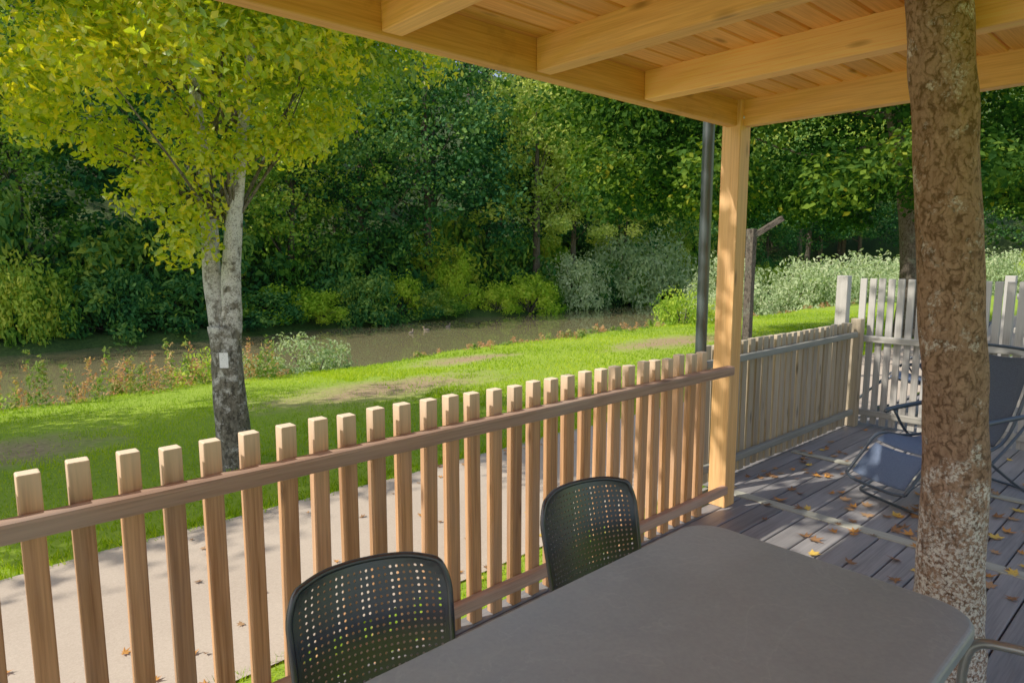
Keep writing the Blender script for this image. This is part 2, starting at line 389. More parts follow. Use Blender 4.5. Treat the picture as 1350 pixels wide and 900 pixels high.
# ---------------------------------------------------------------- deck
def boards(name, x0, x1, y0, y1, z, th, bw, gap, mat, seglen=None):
    V = []; F = []; T = []
    b = y0
    r = random.Random(3)
    while b < y1-.02:
        w = min(bw, y1-b)-gap
        cuts = [x0]
        while True:
            nxt = cuts[-1]+(seglen*r.uniform(.75, 1.25) if seglen else 1e9)
            if nxt > x1-.3: break
            cuts.append(nxt)
        cuts.append(x1)
        for s, e in zip(cuts[:-1], cuts[1:]):
            t = r.random(); dz = r.uniform(-.0008, .0008); ch = .004
            prof = [(b, z-th), (b, z-ch), (b+ch, z), (b+w-ch, z), (b+w, z-ch), (b+w, z-th)]
            base = len(V)
            for a in (s, e-.0015):
                for (pb, pz) in prof: V.append((a, pb, pz+dz))
            for k in range(6):
                k2 = (k+1) % 6
                F.append((base+k, base+6+k, base+6+k2, base+k2)); T.append(t)
            for e0 in (0, 6):
                F.append((base+e0, base+e0+1, base+e0+4, base+e0+5)); T.append(t)
                F.append((base+e0+1, base+e0+2, base+e0+3, base+e0+4)); T.append(t)
        b += bw
    o = obj(name, fast_mesh(name, V, F, mat, T)); o['kind'] = 'structure'; return o
boards('deck', -3.2, 3.98, -3.0, 2.20, 0, .03, .142, .009, M_deck)
boards('deck', 4.08, 8.6, -3.0, 2.48, 0, .03, .142, .009, M_deck, 2.6)
o = obj('deck_strip', box_mesh('deck_strip', .09, 5.2, .03, M_strip, .003), None, (4.03, -.4, -.026)); o['kind'] = 'structure'
o = obj('deck_strip', box_mesh('deck_strip', .07, 5.3, .012, M_strip, .003), None, (5.25, -.3, .0015)); o['kind'] = 'structure'
o = obj('deck_skirt', box_mesh('deck_skirt', 7.1, .03, .44, M_railtop, .002), None, (.4, 2.17, -.49)); o['kind'] = 'structure'
o = obj('deck_skirt', box_mesh('deck_skirt', 4.6, .03, .44, M_greyx, .002), None, (6.25, 2.44, -.49)); o['kind'] = 'structure'
o = obj('deck_base', box_mesh('deck_base', 11.6, 5.1, .03, simple('dark_soil', (.03, .025, .02), .9, .1, 0, 5), .002), None, (2.7, -.45, -.09)); o['kind'] = 'structure'

# ---------------------------------------------------------------- terrace roof
BZ = 2.365; PX, PY = 3.78, 2.145
R0 = Vector((PX, PY, 0))
roof = empty('terrace_roof', R0, 'light spruce terrace roof with exposed beams on a square post', 'terrace roof')
def rp(name, me, loc, rot=(0, 0, 0)): return obj(name, me, roof, Vector(loc)-R0, rot)
rp('post', box_mesh('post', .12, .12, BZ+.165, M_post, .005), (PX, PY, 0.001))
rp('beam', box_mesh('beam', 6.5, .065, .20, M_beamx, .006), (PX-.055-3.25, PY-.0025, BZ))
rp('beam', box_mesh('beam', .07, 4.9, .20, M_beamy, .006), (PX+.008, PY-.055-2.45, BZ))
jm = box_mesh('joist', .085, 4.75, .14, M_beamy, .005)
for i in range(6):
    rp('joist', jm, (2.85-.757*i, PY-.037-2.375, BZ+.012))
def ceiling():
    V = []; F = []; T = []; r = random.Random(9)
    y = -2.8; z = BZ+.148
    while y < 2.20:
        w = .12; t = r.random(); b = len(V)
        prof = [(y, z+.02), (y, z+.014), (y+.010, z), (y+w-.010, z), (y+w, z+.014), (y+w, z+.02)]
        for x in (-2.9, 4.1):
            for p in prof: V.append((x, *p))
        for k in range(5): F.append((b+k, b+k+1, b+7+k, b+6+k)); T.append(t)
        y += w
    V = np.array(V)-np.array(R0)
    return obj('ceiling', fast_mesh('ceiling', V, F, M_ceil, T), roof)
ceiling()
rp('roof_covering', box_mesh('roof_covering', 7.0, 5.10, .06, simple('bitumen', (.08, .08, .08), .9), .004), (.6, -.30, BZ+.19))
px_, py_ = PX+.035, 2.355
V, F = tube_geo([(px_, py_, -.48), (px_, py_, 1), (px_, py_, 2.40), (px_, py_+.005, 2.56)], [.037]*4, 16, 6)
obj('downpipe', fast_mesh('downpipe', V, F, M_pipe, smooth=True), roof, -R0)
V, F = tube_geo([(-3, 2.31, 2.595), (0, 2.31, 2.59), (4.15, 2.31, 2.585)], [.05]*3, 14, 3)
obj('gutter', fast_mesh('gutter', V, F, M_pipe, smooth=True), roof, -R0)
def bolt(loc, ax):
    bm = bmesh.new(); bmesh.ops.create_cone(bm, segments=12, radius1=.014, radius2=.009, depth=.008, cap_ends=True)
    me = bm_to_mesh('bolt', bm, M_bolt)
    rp('bolt', me, loc, (0, -math.pi/2, 0) if ax == 'x' else (math.pi/2, 0, 0))
bolt((PX-.063, PY+.01, BZ+.03), 'x'); bolt((PX-.02, PY-.063, BZ+.05), 'y'); bolt((PX+.025, PY-.063, BZ+.11), 'y')

# ---------------------------------------------------------------- railings
def railing(name, base, label, cat, group, axis, start, npick, step, pw, pd, ph, pz, mat, rails, posts, railmat, tilt=.004, jz=.006):
    e = empty(name, base, label, cat, group)
    pm = box_mesh('picket', pw if axis == 'x' else pd, pd if axis == 'x' else pw, ph, mat, .004)
    for i in range(npick):
        s = start+step*i
        loc = (s, 0, pz+random.uniform(-jz, jz)) if axis == 'x' else (0, s, pz+random.uniform(-jz, jz))
        obj('picket', pm, e, loc, (random.gauss(0, tilt), random.gauss(0, tilt), random.gauss(0, tilt*5)))
    for (z, h, d, s0, s1, off) in rails:
        L = s1-s0; c = (s0+s1)/2
        me = box_mesh('rail', L if axis == 'x' else d, d if axis == 'x' else L, h, railmat, min(h, d)*.22)
        obj('rail', me, e, (c, off, z) if axis == 'x' else (off, c, z))
    for (s, h, w, z, off) in posts:
        me = box_mesh('post', w, w, h, mat, .006)
        obj('post', me, e, (s, off, z) if axis == 'x' else (off, s, z))
    return e
railing('wooden_railing', (0, 2.13, 0), 'brown larch picket railing along the terrace edge', 'railing', None, 'x',
        .185-.1172*8, 37, .1172, .054, .046, 1.02, .012, M_picket,
        [(.866, .06, .058, -1.2, 3.716, -.0545), (.10, .055, .045, -1.2, 3.716, -.048)], [], M_railtop)
railing('weathered_railing', (0, 2.40, 0), 'grey weathered picket railing beside a wooden deck', 'railing', None, 'x',
        3.98, 25, .099, .070, .03, .97, .02, M_grey,
        [(.85, .05, .045, 3.87, 6.44, -.042), (.12, .05, .045, 3.87, 6.44, -.042)], [(6.50, 1.02, .09, 0.001, -.03)], M_greyx)
railing('picket_fence', (6.62, 0, 0), 'tall grey weathered picket fence across the deck', 'fence', 'picket fences between terraces', 'y',
        -2.85, 66, .0805, .056, .022, 1.37, .02, M_fence,
        [(.80, .06, .04, -2.9, 2.46, -.034), (.10, .06, .04, -2.9, 2.46, -.034)], [(2.56, 1.41, .10, 0.001, 0)], M_greyy, .0012, .002)
railing('picket_fence', (8.5, 0, 0), 'tall grey weathered picket fence across the deck', 'fence', 'picket fences between terraces', 'y',
        -2.85, 44, .10, .065, .022, 1.36, .02, M_fence,
        [(.80, .06, .04, -2.9, 1.55, -.034), (1.15, .06, .04, -2.9, 1.55, -.034)], [(1.62, 1.39, .09, 0.001, 0)], M_greyy, .0012, .002)

# ---------------------------------------------------------------- table
def rounded_slab(w, l, r, z0, z1, bev, n=10):
    bm = bmesh.new(); vs = []
    for (cx, cy, a0) in ((w/2-r, l/2-r, 0), (-w/2+r, l/2-r, 90), (-w/2+r, -l/2+r, 180), (w/2-r, -l/2+r, 270)):
        for k in range(n+1):
            a = math.radians(a0+90*k/n); vs.append(bm.verts.new((cx+r*math.cos(a), cy+r*math.sin(a), z0)))
    f = bm.faces.new(vs)
    ex = bmesh.ops.extrude_face_region(bm, geom=[f])
    up = [v for v in ex['geom'] if isinstance(v, bmesh.types.BMVert)]
    for v in up: v.co.z = z1
    bm.normal_update()
    ed = [e for e in bm.edges if abs(e.verts[0].co.z-z1) < 1e-6 and abs(e.verts[1].co.z-z1) < 1e-6]
    bmesh.ops.bevel(bm, geom=ed, offset=bev, segments=4, affect='EDGES', profile=.5)
    bmesh.ops.recalc_face_normals(bm, faces=bm.faces[:])
    return bm
tb = empty('garden_table', (.90, .735, 0), 'grey slate-look garden table with rounded corners on the terrace', 'table')
obj('tabletop', bm_to_mesh('tabletop', rounded_slab(1.92, .79, .11, .712, .74, .012), M_table), tb)
obj('table_frame', bm_to_mesh('table_frame', rounded_slab(1.76, .64, .08, .66, .711, .004), M_tube), tb)
lm = box_mesh('leg', .06, .06, .659, M_tube, .008)
for sx in (-.80, .80):
    for sy in (-.26, .26): obj('leg', lm, tb, (sx, sy, 0.001))

# ---------------------------------------------------------------- plastic chairs
def chair_parts():
    nx, nz = 25, 24
    W, H, z0 = .385, .395, .455
    def mp(u, v):
        vv = 2*v-1; k = .42
        x = u*math.sqrt(1-.5*k*vv**6*1.0) if vv > 0 else u*(1-.03*vv*vv)
        zz = vv*math.sqrt(1-.5*k*abs(u)**5)
        return (W/2*x*(1+.04*vv), .215+.075*(v)+.02*v*v-.055*u*u*(.6+.4*v), z0+H*(zz+1)/2)
    V = []; F = []
    hole = [(math.cos(math.radians(22.5+45*k)), math.sin(math.radians(22.5+45*k))) for k in range(8)]
    sq = [(1, .4142), (.4142, 1), (-.4142, 1), (-1, .4142), (-1, -.4142), (-.4142, -1), (.4142, -1), (1, -.4142)]
    corners = [(1, 1), (-1, 1), (-1, -1), (1, -1)]
    for i in range(nx):
        for j in range(nz):
            cu = -1+2*(i+.5)/nx; cv = (j+.5)/nz; hu = 1/nx; hv = .5/nz
            border = i in (0, nx-1) or j in (0, nz-1) or (i in (1, nx-2) and j >= nz-2)
            b = len(V)
            P = lambda a, c: V.append(mp(cu+a*hu, cv+c*hv))
            if border:
                for a, c in corners: P(a, c)
                F.append([b, b+1, b+2, b+3])
            else:
                for a, c in hole: P(a*.43, c*.43)
                for a, c in sq: P(a, c)
                for a, c in corners: P(a, c)
                for k in range(8):
                    k2 = (k+1) % 8
                    if k % 2 == 0:
                        ci = {0: 16, 2: 17, 4: 18, 6: 19}[k]
                        F.append([b+k, b+8+k, b+ci, b+8+k2, b+k2])
                    else: F.append([b+k, b+8+k, b+8+k2, b+k2])
    bm = bmesh.new(); bv = [bm.verts.new(v) for v in V]
    for f in F: bm.faces.new([bv[k] for k in f])
    bmesh.ops.remove_doubles(bm, verts=bm.verts[:], dist=.0004)
    bmesh.ops.recalc_face_normals(bm, faces=bm.faces[:])
    bmesh.ops.solidify(bm, geom=bm.faces[:], thickness=.005)
    back = bm_to_mesh('backrest', bm, M_plastic)
    rim = [mp(-1, v) for v in np.linspace(0, 1, 8)]+[mp(u, 1) for u in np.linspace(-.86, .86, 9)]+[mp(1, v) for v in np.linspace(1, 0, 8)]
    rimv = tube_geo(rim, [.0085]*len(rim), 10, 3)
    low = [mp(u, 0) for u in np.linspace(-1, 1, 7)]
    rimv = join_geo([rimv, tube_geo(low, [.0085]*7, 10, 3)])
    rim_me = fast_mesh('backrest_rim', rimv[0], rimv[1], M_plastic, smooth=True)
    V = []; F = []; n = 14
    for i in range(n+1):
        for j in range(n+1):
            u = -1+2*i/n; v = j/n
            x = .225*u*math.sqrt(1-.18*(2*v-1)**4); y = -.23+.45*v
            z = .455-.012*(1-u*u)-.02*(1-v)**3*1.2 + (.02*max(0, v-.8)*5)
            V.append((x, y, z))
    for i in range(n):
        for j in range(n):
            a = i*(n+1)+j; F.append((a, a+n+1, a+n+2, a+1))
    bm = bmesh.new(); bv = [bm.verts.new(v) for v in V]
    for f in F: bm.faces.new([bv[k] for k in f])
    bm.normal_update(); bmesh.ops.solidify(bm, geom=bm.faces[:], thickness=.02)
    seat = bm_to_mesh('seat', bm, M_plastic, True)
    legs = []
    for sx in (-1, 1):
        legs.append(tube_geo([(sx*.21, -.19, .44), (sx*.235, -.22, .2), (sx*.25, -.24, .005)], [.015]*3, 10, 4))
        legs.append(tube_geo([(sx*.21, .19, .44), (sx*.235, .25, .2), (sx*.25, .29, .005)], [.015]*3, 10, 4))
    legme = [fast_mesh('leg', v, f, M_tube, smooth=True) for v, f in legs]
    arms = []
    for sx in (-1, 1):
        v, f = tube_geo([(sx*.195, .235, .60), (sx*.25, .18, .655), (sx*.268, .05, .668), (sx*.268, -.12, .662), (sx*.262, -.20, .63), (sx*.245, -.21, .50), (sx*.225, -.19, .44)],
                        [.011, .012, .012, .012, .012, .011, .011], 10, 6)
        arms.append(fast_mesh('armrest', v, f, M_tube, smooth=True))
    return back, rim_me, seat, legme, arms
CP = chair_parts()
def chair(loc, rot, label, arms):
    e = empty('garden_chair', loc, label, 'chair', 'plastic chairs around the table', rot)
    obj('backrest', CP[0], e); obj('backrest_rim', CP[1], e); obj('seat', CP[2], e)
    for l in CP[3]: obj('leg', l, e)
    if arms:
        for a in CP[4]: obj('armrest', a, e)
chair((.70, 1.10, 0), math.radians(-14), 'anthracite perforated plastic chair turned slightly beside the table', False)
chair((1.545, 1.12, 0), math.radians(-8), 'anthracite perforated plastic chair tucked at the table end', False)
chair((1.63, .15, 0), math.radians(184), 'anthracite chair with grey armrest at the table corner', True)

# ---------------------------------------------------------------- recliner
def strip_mesh(name, pts, w, mat, sag=.02, n=6):
    c = catmull(pts, n); V = []; F = []; m = 7
    for p in c:
        for k in range(m):
            t = -1+2*k/(m-1); V.append((p[0], t*w/2, p[2]-sag*(1-t*t)))
    for i in range(len(c)-1):
        for k in range(m-1):
            a = i*m+k; F.append((a, a+m, a+m+1, a+1))
    bm = bmesh.new(); bv = [bm.verts.new(v) for v in V]
    for f in F: bm.faces.new([bv[k] for k in f])
    bm.normal_update(); bmesh.ops.solidify(bm, geom=bm.faces[:], thickness=.006)
    return bm_to_mesh(name, bm, mat, True)
def recliner_parts():
    back = strip_mesh('back_sling', [(-.02, 0, .38), (-.12, 0, .50), (-.21, 0, .71), (-.27, 0, .90), (-.28, 0, .95)], .40, M_sling2)
    seat = strip_mesh('seat_sling', [(.02, 0, .37), (.2, 0, .36), (.40, 0, .40), (.50, 0, .37)], .42, M_sling)
    leg = strip_mesh('leg_sling', [(.52, 0, .35), (.62, 0, .26), (.70, 0, .17)], .40, M_sling, .01)
    frames = []
    for s in (-.23, .23):
        frames.append(tube_geo([(-.30, s, .97), (-.21, s, .71), (-.11, s, .48), (.02, s, .38), (.25, s, .37), (.47, s, .40), (.60, s, .28), (.72, s, .15)], [.011]*8, 8, 5))
    frames.append(tube_geo([(-.30, -.23, .97), (-.32, -.13, .99), (-.32, .13, .99), (-.30, .23, .97)], [.011]*4, 8, 4))
    frames.append(tube_geo([(.72, -.23, .15), (.74, -.13, .135), (.74, .13, .135), (.72, .23, .15)], [.011]*4, 8, 4))
    fr = join_geo(frames)
    base = []
    for s in (-.27, .27):
        base.append(tube_geo([(-.24, s, .58), (-.02, s, .38), (.30, s, .14), (.50, s, .03), (.56, s*.95, .016)], [.010]*5, 8, 5))
        base.append(tube_geo([(.30, s, .54), (.16, s, .36), (-.18, s, .12), (-.38, s, .03), (-.44, s*.95, .016)], [.010]*5, 8, 5))
    base.append(tube_geo([(.56, -.257, .016), (.60, -.18, .014), (.60, .18, .014), (.56, .257, .016)], [.010]*4, 8, 4))
    base.append(tube_geo([(-.44, -.257, .016), (-.48, -.18, .014), (-.48, .18, .014), (-.44, .257, .016)], [.010]*4, 8, 4))
    bs = join_geo(base)
    arms = []
    for s in (-.28, .28):
        v, f = tube_geo([(-.28, s, .595), (-.15, s, .59), (.12, s, .57), (.33, s, .55), (.37, s, .53)], [.014, .017, .018, .017, .012], 8, 5)
        arms.append(fast_mesh('armrest', v, f, M_darktube, smooth=True))
    return [('back_sling', back), ('seat_sling', seat), ('leg_sling', leg), ('sling_frame', fast_mesh('sling_frame', fr[0], fr[1], M_darktube, smooth=True)),
            ('base_frame', fast_mesh('base_frame', bs[0], bs[1], M_darktube, smooth=True)), ('armrest', arms[0]), ('armrest', arms[1])]
RP = recliner_parts()
def recliner(loc, rot, label):
    e = empty('reclining_chair', loc, label, 'recliner', 'folding recliners on the deck', rot)
    for n_, me in RP: obj(n_, me, e)
recliner((5.12, 1.16, 0.001), math.radians(155), 'folding recliner with blue-grey sling standing on leaf-strewn deck')
recliner((7.4, 1.85, 0.001), math.radians(100), 'folding recliner with blue-grey sling behind the picket fence')

# ---------------------------------------------------------------- vegetation
def unit(n, r):
    d = r.normal(size=(n, 3)); return d/np.linalg.norm(d, axis=1)[:, None]
def leaves_at(P, Nn, L, r, aspect=.6, droop=.2):
    n = len(P)
    t = unit(n, r); t[:, 2] -= droop*1.5
    t -= Nn*np.sum(t*Nn, 1)[:, None]; t /= np.linalg.norm(t, axis=1)[:, None]+1e-9
    b = np.cross(Nn, t)
    L = L*r.uniform(.6, 1.3, n)[:, None]; W = L*aspect*r.uniform(.7, 1.2, n)[:, None]
    fold = Nn*L*r.uniform(-.12, .22, n)[:, None]
    V = np.stack([P-t*L*.5, P+b*W*.5+fold, P+t*L*.5-Nn*L*.1, P-b*W*.5+fold], 1).reshape(-1, 3)
    return V
def clumps_leaves(C, R, T, per, L, r, squash=.75, aspect=.6, shell=.5, upb=.5, tj=.14):
    n = len(C); idx = np.repeat(np.arange(n), per)
    d = unit(len(idx), r); rad = r.uniform(0, 1, len(idx))**shell
    P = C[idx]+d*(R[idx]*rad)[:, None]*np.array([1, 1, squash])
    Nn = d*.7+np.array([0, 0, upb])+r.normal(size=d.shape)*.55; Nn /= np.linalg.norm(Nn, axis=1)[:, None]
    V = leaves_at(P, Nn, L, r, aspect)
    tt = np.clip(T[idx]+r.normal(size=len(idx))*tj, 0, 1)
    return V, tt
def leafmesh(name, Vs, Ts, mat):
    V = np.concatenate(Vs); T = np.concatenate(Ts)
    F = np.arange(len(V)).reshape(-1, 4)
    return fast_mesh(name, V, F, mat, T)
def crown_clumps(r, n, c, rad, rc, inner=.35, noise=.25):
    d = unit(n, r); d[:, 2] = np.where(d[:, 2] < -.6, -d[:, 2], d[:, 2])
    k = r.uniform(inner, 1, n)**.6*(1+r.normal(size=n)*noise*.5)
    C = np.array(c)+d*k[:, None]*np.array(rad)
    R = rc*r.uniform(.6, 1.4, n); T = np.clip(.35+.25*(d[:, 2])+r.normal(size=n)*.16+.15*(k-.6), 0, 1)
    return C, R, T
def limbs(base, top, C, r, r0, n, z_from):
    g = []
    base = np.array(base); top = np.array(top)
    for i in r.choice(len(C), n, replace=False):
        e = C[i]; h = np.clip((e[2]-base[2])/(top[2]-base[2])*.6, z_from, .92)
        s = base+(top-base)*h
        mid = (s+e)/2+np.array([0, 0, -.08*np.linalg.norm(e-s)])+r.normal(size=3)*.05*np.linalg.norm(e-s)
        rr = r0*(1.05-h)*.5
        g.append(tube_geo([s, mid, e], [rr, rr*.6, rr*.15], 6, 4, cap=False))
    return g

RT = np.array([.7408, -.6717, 0]); FW = np.array([.6717, .7408, 0])
def lawn_tree():
    r = np.random.default_rng(21)
    bx, by = 2.31, 6.81; bz = float(hz(bx, by))-.03
    def P(rt, fw, z): return np.array([bx, by, 0])+RT*rt+FW*fw+np.array([0, 0, z])
    e = empty('lawn_tree', (bx, by, bz), 'twin-stemmed pale-barked tree with yellow-green leaves on the lawn', 'tree')
    g = [tube_geo([P(0, 0, bz), P(0, 0, bz+.12), P(-.01, 0, .1), P(-.02, 0, .55), P(-.03, 0, .9)], [.24, .185, .156, .148, .148], 24, 12, wob=.035)]
    L = [P(-.07, 0, .78), P(-.12, .02, 1.3), P(-.15, .05, 2.0), P(-.2, .1, 2.8), P(-.35, .2, 4.2), P(-.5, .2, 5.8)]
    Rr = [P(.02, 0, .76), P(.08, -.03, 1.3), P(.15, -.08, 1.9), P(.30, -.1, 2.8), P(.5, -.1, 4.2), P(.6, 0, 5.6)]
    g.append(tube_geo(L, [.10, .090, .075, .05, .03, .012], 16, 10, wob=.06)); g.append(tube_geo(Rr, [.105, .095, .078, .052, .03, .012], 16, 10, wob=.06))
    C, R, T = crown_clumps(r, 170, P(-.3, .1, 4.4), (2.4, 2.35, 2.1), .42, .25)
    C2, R2, T2 = crown_clumps(r, 85, P(-.40, -.5, 3.85), (2.2, 1.7, 1.1), .36, .45)
    n3 = 45   # camera-facing middle of the crown, hiding the stems
    C3 = np.array([P(a, b, c) for a, b, c in zip(r.uniform(-1.6, 1.5, n3), r.uniform(-1.9, -.7, n3), r.uniform(2.9, 4.6, n3))]); R3 = r.uniform(.22, .42, n3); T3 = r.uniform(.35, .75, n3)
    low = np.array([P(-.35, -.3, 2.35), P(-.1, -.35, 2.0), P(-.6, 0, 2.5), P(.35, -.4, 2.6), P(.7, -.3, 2.7), P(-1.1, .1, 2.75), P(1.1, 0, 2.9), P(-.2, -.35, 1.7), P(-1.7, 0, 2.9), P(.15, -.5, 2.45), P(-.9, -.4, 2.65), P(-.45, -.5, 2.15), P(-1.4, -.5, 2.8), P(.5, -.6, 3.0), P(-.1, -.6, 2.8), P(.9, -.2, 2.7)])
    C = np.concatenate([C, C2, C3, low]); R = np.concatenate([R, R2, R3, np.full(len(low), .26)]); T = np.concatenate([T, T2+.05, T3, np.full(len(low), .5)])
    T = np.clip(T+.10, 0, 1)
    v, f = join_geo(g); o_ = np.array([bx, by, bz])
    obj('trunk', fast_mesh('trunk', v-o_, f, M_barkpale, smooth=True), e)
    g = []
    for k, i in enumerate(r.choice(len(C), 22, replace=False)):
        st = L if r.random() < .5 else Rr
        j = r.integers(2, 5); s = st[j] if C[i][2] > st[j][2]-.6 else st[2]
        m = (s+C[i])/2+r.normal(size=3)*.12
        g.append(tube_geo([s, m, C[i]], [.020, .011, .004], 6, 4, cap=False))
    for q in low:
        s = L[2] if r.random() < .5 else Rr[2]; g.append(tube_geo([s, (s+q)/2+np.array([0, 0, .15]), q], [.016, .010, .004], 6, 4, cap=False))
    v, f = join_geo(g)
    obj('branches', fast_mesh('branches', v-o_, f, M_barktwig, smooth=True), e)
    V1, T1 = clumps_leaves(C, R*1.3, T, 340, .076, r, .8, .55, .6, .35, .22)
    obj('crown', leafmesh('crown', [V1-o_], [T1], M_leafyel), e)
    tg, nt, out = newmat('tag_paper')
    tc = N(nt, 'ShaderNodeTexCoord'); sp = N(nt, 'ShaderNodeSeparateXYZ'); nt.links.new(tc.outputs['Object'], sp.inputs[0])
    w = math_n(nt, 'GREATER_THAN', math_n(nt, 'SINE', math_n(nt, 'MULTIPLY', sp.outputs[2], 330.0)), .55)
    nn = N(nt, 'ShaderNodeTexNoise', i_Scale=130.0); nt.links.new(tc.outputs['Object'], nn.inputs['Vector'])
    w = math_n(nt, 'MULTIPLY', w, math_n(nt, 'GREATER_THAN', nn.outputs[0], .55))
    principled(nt, out, mix(nt, w, (.95, .95, .95), (.4, .42, .46)), .5)
    tp = P(.03, -.186, .58)
    ang = math.atan2(FW[1], FW[0])-math.pi/2
    t = empty('tree_tag', tp, 'small white paper tag fixed to the tree trunk', 'tag', None, ang)
    obj('tag_sheet', box_mesh('tag_sheet', .085, .004, .15, tg, .001, 0), t)
    obj('nail', box_mesh('nail', .008, .006, .008, M_bolt, .001, 0), t, (0, -.004, .06))
lawn_tree()

def deck_tree():
    r = np.random.default_rng(4)
    e = empty('deck_tree', (2.85, .645, 0), 'rough brown lichen-spotted tree trunk growing through the deck', 'tree')
    pts = [(0, 0, -.5), (0, 0, 0), (-.005, .0, .35), (-.02, .015, .9), (-.08, .06, 1.5), (-.13, .11, 2.1), (-.19, .15, 2.6), (-.25, .2, 3.6), (-.3, .2, 5)]
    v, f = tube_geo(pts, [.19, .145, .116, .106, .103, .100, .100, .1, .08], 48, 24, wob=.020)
    g = [(v, f)]
    C, R, T = crown_clumps(r, 100, (-1.9, 1.4, 5.4), (3.2, 2.4, 1.5), .5, .2)  # unseen crown, shifted sideways above the roof to shade the deck
    keep = C[:, 2] > 4.1; C, R, T = C[keep], R[keep], T[keep]
    g += limbs((-.25, .2, 3.4), (-.3, .2, 5.2), C, r, .1, 22, .1)
    vv, ff = join_geo(g)
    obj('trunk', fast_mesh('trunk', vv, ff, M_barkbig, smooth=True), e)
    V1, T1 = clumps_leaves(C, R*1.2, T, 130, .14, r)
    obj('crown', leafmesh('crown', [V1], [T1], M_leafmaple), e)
deck_tree()

def broad_variant(seed, h, w, leaf, nc, per, mat, barkm, cb=.22, nl=12, inner=.3):
    r = np.random.default_rng(seed)
    lean = r.normal(size=2)*.02*h
    zc = h*(cb+1)/2; rz = h*(1-cb)/2
    C, R, T = crown_clumps(r, nc, (lean[0], lean[1], zc), (w, w, rz), w*.24, inner, .4)
    g = [tube_geo([(0, 0, -.3), (0, 0, .3), (lean[0]*.3, lean[1]*.3, h*.3), (lean[0], lean[1], h*.85)], [h*.026, h*.018, h*.013, h*.004], 10, 6, wob=.02)]
    g += limbs((0, 0, 0), (lean[0], lean[1], h*.85), C, r, h*.012, nl, .22)
    v, f = join_geo(g)
    tr = fast_mesh('trunk', v, f, barkm, smooth=True)
    V1, T1 = clumps_leaves(C, R*1.15, T, per, leaf, r, .65, .65, .4, .6, .18)
    return tr, leafmesh('crown', [V1], [T1], mat)
def conifer_variant(seed, h, w):
    r = np.random.default_rng(seed)
    n = 150; z = h*(.2+.8*r.uniform(0, 1, n)**.8); a = r.uniform(0, 6.283, n)
    rr = w*(1-(z/h-.2)/.82)*r.uniform(.35, 1, n)
    C = np.stack([rr*np.cos(a), rr*np.sin(a), z-.18*rr], 1); R = np.clip(.35*w*(1.15-z/h), .25, 9); T = r.uniform(0, .9, n)
    g = [tube_geo([(0, 0, -.3), (0, 0, h*.4), (0, 0, h)], [h*.018, h*.012, .02], 8, 5)]
    for i in range(0, n, 3): g.append(tube_geo([(0, 0, C[i][2]+.3), C[i]*[.5, .5, 1]+[0, 0, .1], C[i]], [.05, .03, .01], 5, 3, cap=False))
    v, f = join_geo(g)
    V1, T1 = clumps_leaves(C, R, T, 50, .26, r, .28, .35, .5, .8)
    return fast_mesh('trunk', v, f, M_barkdark, smooth=True), leafmesh('crown', [V1], [T1], M_leafconif)

def put_tree(name, var, x, y, s, label, group, rz=None, dz=0):
    e = empty(name, (x, y, float(hz(x, y))+dz), label, 'tree', group, random.uniform(0, 6.28) if rz is None else rz, s)
    obj('trunk', var[0], e); obj('crown', var[1], e)
FV = [broad_variant(100+i, 13, [3.8, 4.3, 3.5, 4.6][i], .22, 150, 95, [M_leafdark, M_leafdark, M_leafmid, M_leafdark][i], M_barkdark, [.05, .08, .03, .06][i]) for i in range(4)]
CV = [conifer_variant(200+i, 17, [3.0, 2.6][i]) for i in range(2)]
WV = broad_variant(300, 11, 2.6, .17, 120, 110, M_leafwillow, M_barkdark, .02, 8)
rr_ = random.Random(77)
for row, (y0, stp) in enumerate([(28.3, 4.3), (35, 5.6), (44, 6.5), (54, 7.5)]):
    x = -6+row*2
    while x < 84:
        xx = x+rr_.uniform(-1.2, 1.2); yy = y0+rr_.uniform(-1.4, 1.4)
        con = row >= 1 and (24 < xx < 46 or rr_.random() < .12)
        if con: put_tree('conifer_tree', rr_.choice(CV), xx, yy, rr_.uniform(.85, 1.2), 'dark conifer in the wooded hillside', 'trees on the wooded hillside')
        else: put_tree('broadleaf_tree', rr_.choice(FV), xx, yy, rr_.uniform(.75, 1.2), 'dense green broadleaf tree on the far river slope', 'trees on the wooded hillside', dz=-.3)
        x += stp
for i in range(8):
    for k in range(2):
        put_tree('broadleaf_tree', rr_.choice(FV), 72+k*9+rr_.uniform(-2, 2), -16+i*6+rr_.uniform(-2, 2), rr_.uniform(.9, 1.3), 'dense green broadleaf tree closing the valley', 'trees closing the valley')
for (x, y, s) in [(25.0, 25.6, 1.2), (27.6, 25.4, 1.0), (33, 25.8, .85), (38.7, 25.8, .8), (8.5, 26.4, .4)]:
    put_tree('willow_tree', WV, x, y, s, 'pale yellow-green willow on the far riverbank', 'willows on the far bank')

